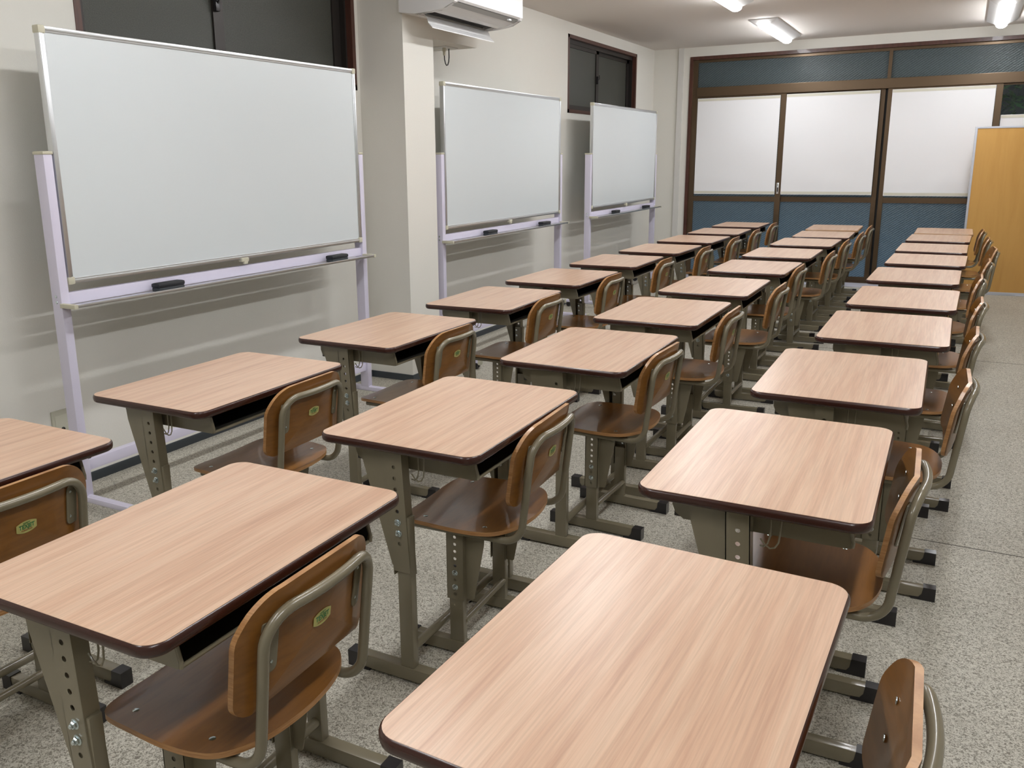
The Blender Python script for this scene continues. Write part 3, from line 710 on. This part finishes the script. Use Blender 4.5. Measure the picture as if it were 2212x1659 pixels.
b.add([(.30, L-.006, .0125), (.345, L-.006, .0335), (.345, L-.06, .0335), (.10, L-.06, -.0035), (.10, L-.006, -.0035), (.2, L-.006, -.001)], [(0, 1, 2, 3, 4, 5)])
b.build('grille_surround', M['acg'], body)
b = MB(); b.prism([(.16, .045), (.27, .060), (.285, .030), (.12, .012), (.11, .006)], 'y', .05, L-.065); b.build('air_outlet', M['acd'], body)
def flap(pts, ya, yb, name):
    b = MB(); th2 = .004
    P2 = pts + [(x, z+th2) for x, z in reversed(pts)]
    b.prism(P2, 'y', ya, yb); return b.build(name, M['acw'], ac)
flap([(.200, .004), (.250, .006), (.318, .030), (.335, .045)], .045, L-.03, 'flap')
flap([(.120, .004), (.136, -.022), (.144, -.046), (.170, -.072)], .075, L-.012, 'flap')
b = MB(); b.box(.335, .350, L-.16, L-.13, .026, .034, 0, .002); b.build('sensor_window', mat('sensor_lens', (.75, .78, .8), .1), ac)

# cable hanging from the bulkhead
cb = tag(empty('cable_loop', (-2.975, 4.985, 2.015)), 'short black cable loop with a beige plug hanging under the boxed-in beam', 'cable')
b = MB(); b.box(-.05, .05, -.06, .09, -.004, 0); b.build('mounting_plate', M['wallw'], cb)
b = MB(); b.disc((0, 0, -.004), (0, 0, -1), .012, .025, 12); b.disc((0, 0, -.029), (0, 0, -1), .009, .022, 12); b.build('plug', M['beige'], cb, True)
b = MB(); b.tube([(0, 0, -.05), (0, .002, -.075), (0, .012, -.098), (0, .024, -.108), (0, .040, -.104), (0, .052, -.085), (0, .058, -.055), (0, .057, -.004)], .0035, 8); b.build('cord', M['cord'], cb, True)

# wall outlet plate
op = tag(empty('wall_outlet', (XL, 2.150, .285)), 'beige wall outlet plate with coaxial jack and two sockets, low beside the first whiteboard', 'outlet')
b = MB(); b.box(0, .008, -.062, .062, -.060, .060, 0, .003); b.build('face_plate', M['plate'], op, True)
b = MB(); b.box(.008, .0098, -.050, .006, -.040, .040, 0, .001); b.box(.008, .0098, .010, .046, -.040, .040, 0, .001); b.build('insert', mat('outlet_insert', (.50, .49, .40), .4), op)
b = MB()
for z in (.020, -.020):
    for y in (.021, .033): b.box(.0095, .0103, y-.0012, y+.0012, z-.005, z+.005)
b.build('socket', M['black'], op)
b = MB(); ring = [(.012, -.020+.007*math.cos(2*PI*k/16), -.020+.007*math.sin(2*PI*k/16)) for k in range(16)]; b.tube(ring, .0018, 6, closed=True); b.disc((.0098, -.020, -.020), (1, 0, 0), .003, .006, 10); b.build('coaxial_jack', M['black'], op, True)

# ------------------------------------------------------------------ light and camera
w = bpy.data.worlds.new('dusk'); bpy.context.scene.world = w; w.use_nodes = True
w.node_tree.nodes['Background'].inputs[0].default_value = (.05, .09, .14, 1); w.node_tree.nodes['Background'].inputs[1].default_value = .12
def area(name, loc, rot, size, power, col):
    l = bpy.data.lights.new(name, 'AREA'); l.energy = power; l.color = col; l.shape = 'RECTANGLE'; l.size = size[0]; l.size_y = size[1]
    o = bpy.data.objects.new(name, l); COL.objects.link(o); o.location = loc; o.rotation_euler = rot; return o
area('pane_backlight', (-1.4, 11.2, .1), (R(-70), 0, 0), (3.5, .4), 60, (.52, .70, 1.0))  # added unseen light, brightens the lower door panes from behind
area('leaf_light', (1.2, 9.98, 2.6), (R(25), 0, 0), (.8, .2), 8, (.8, 1, .85))  # unseen area light aimed at the leaves outside

yaw, pitch, roll, f, hh, cxp, cyp = -5.03306634e-01, -2.33242157e-01, -1.24853301e-02, 1861.43605, .65616715, 1036.62653, 788.823547
fw = Vector((math.sin(yaw)*math.cos(pitch), math.cos(yaw)*math.cos(pitch), math.sin(pitch)))
r0 = Vector((math.cos(yaw), -math.sin(yaw), 0)); u0 = r0.cross(fw)
rr = r0*math.cos(roll)+u0*math.sin(roll); uu = -r0*math.sin(roll)+u0*math.cos(roll)
cam = bpy.data.cameras.new('camera'); co = bpy.data.objects.new('camera', cam); COL.objects.link(co)
mw = Matrix.Identity(4)
for i in range(3): mw[i][0] = rr[i]; mw[i][1] = uu[i]; mw[i][2] = -fw[i]
mw[0][3], mw[1][3], mw[2][3] = 0, 0, hh+H
co.matrix_world = mw
cam.sensor_width = 36; cam.sensor_fit = 'HORIZONTAL'; cam.lens = f/2212*36
cam.shift_x = (1106-cxp)/2212; cam.shift_y = (cyp-829.5)/2212; cam.clip_start = .02
sc = bpy.context.scene; sc.camera = co
sc.view_settings.view_transform = 'Standard'; sc.view_settings.look = 'None'; sc.view_settings.exposure = 0; sc.view_settings.gamma = 1
sc.cycles.use_denoising = True
sc.cycles.use_adaptive_sampling = True; sc.cycles.adaptive_threshold = .02; sc.cycles.max_bounces = 7; sc.cycles.diffuse_bounces = 4; sc.cycles.glossy_bounces = 4; sc.cycles.sample_clamp_indirect = 6
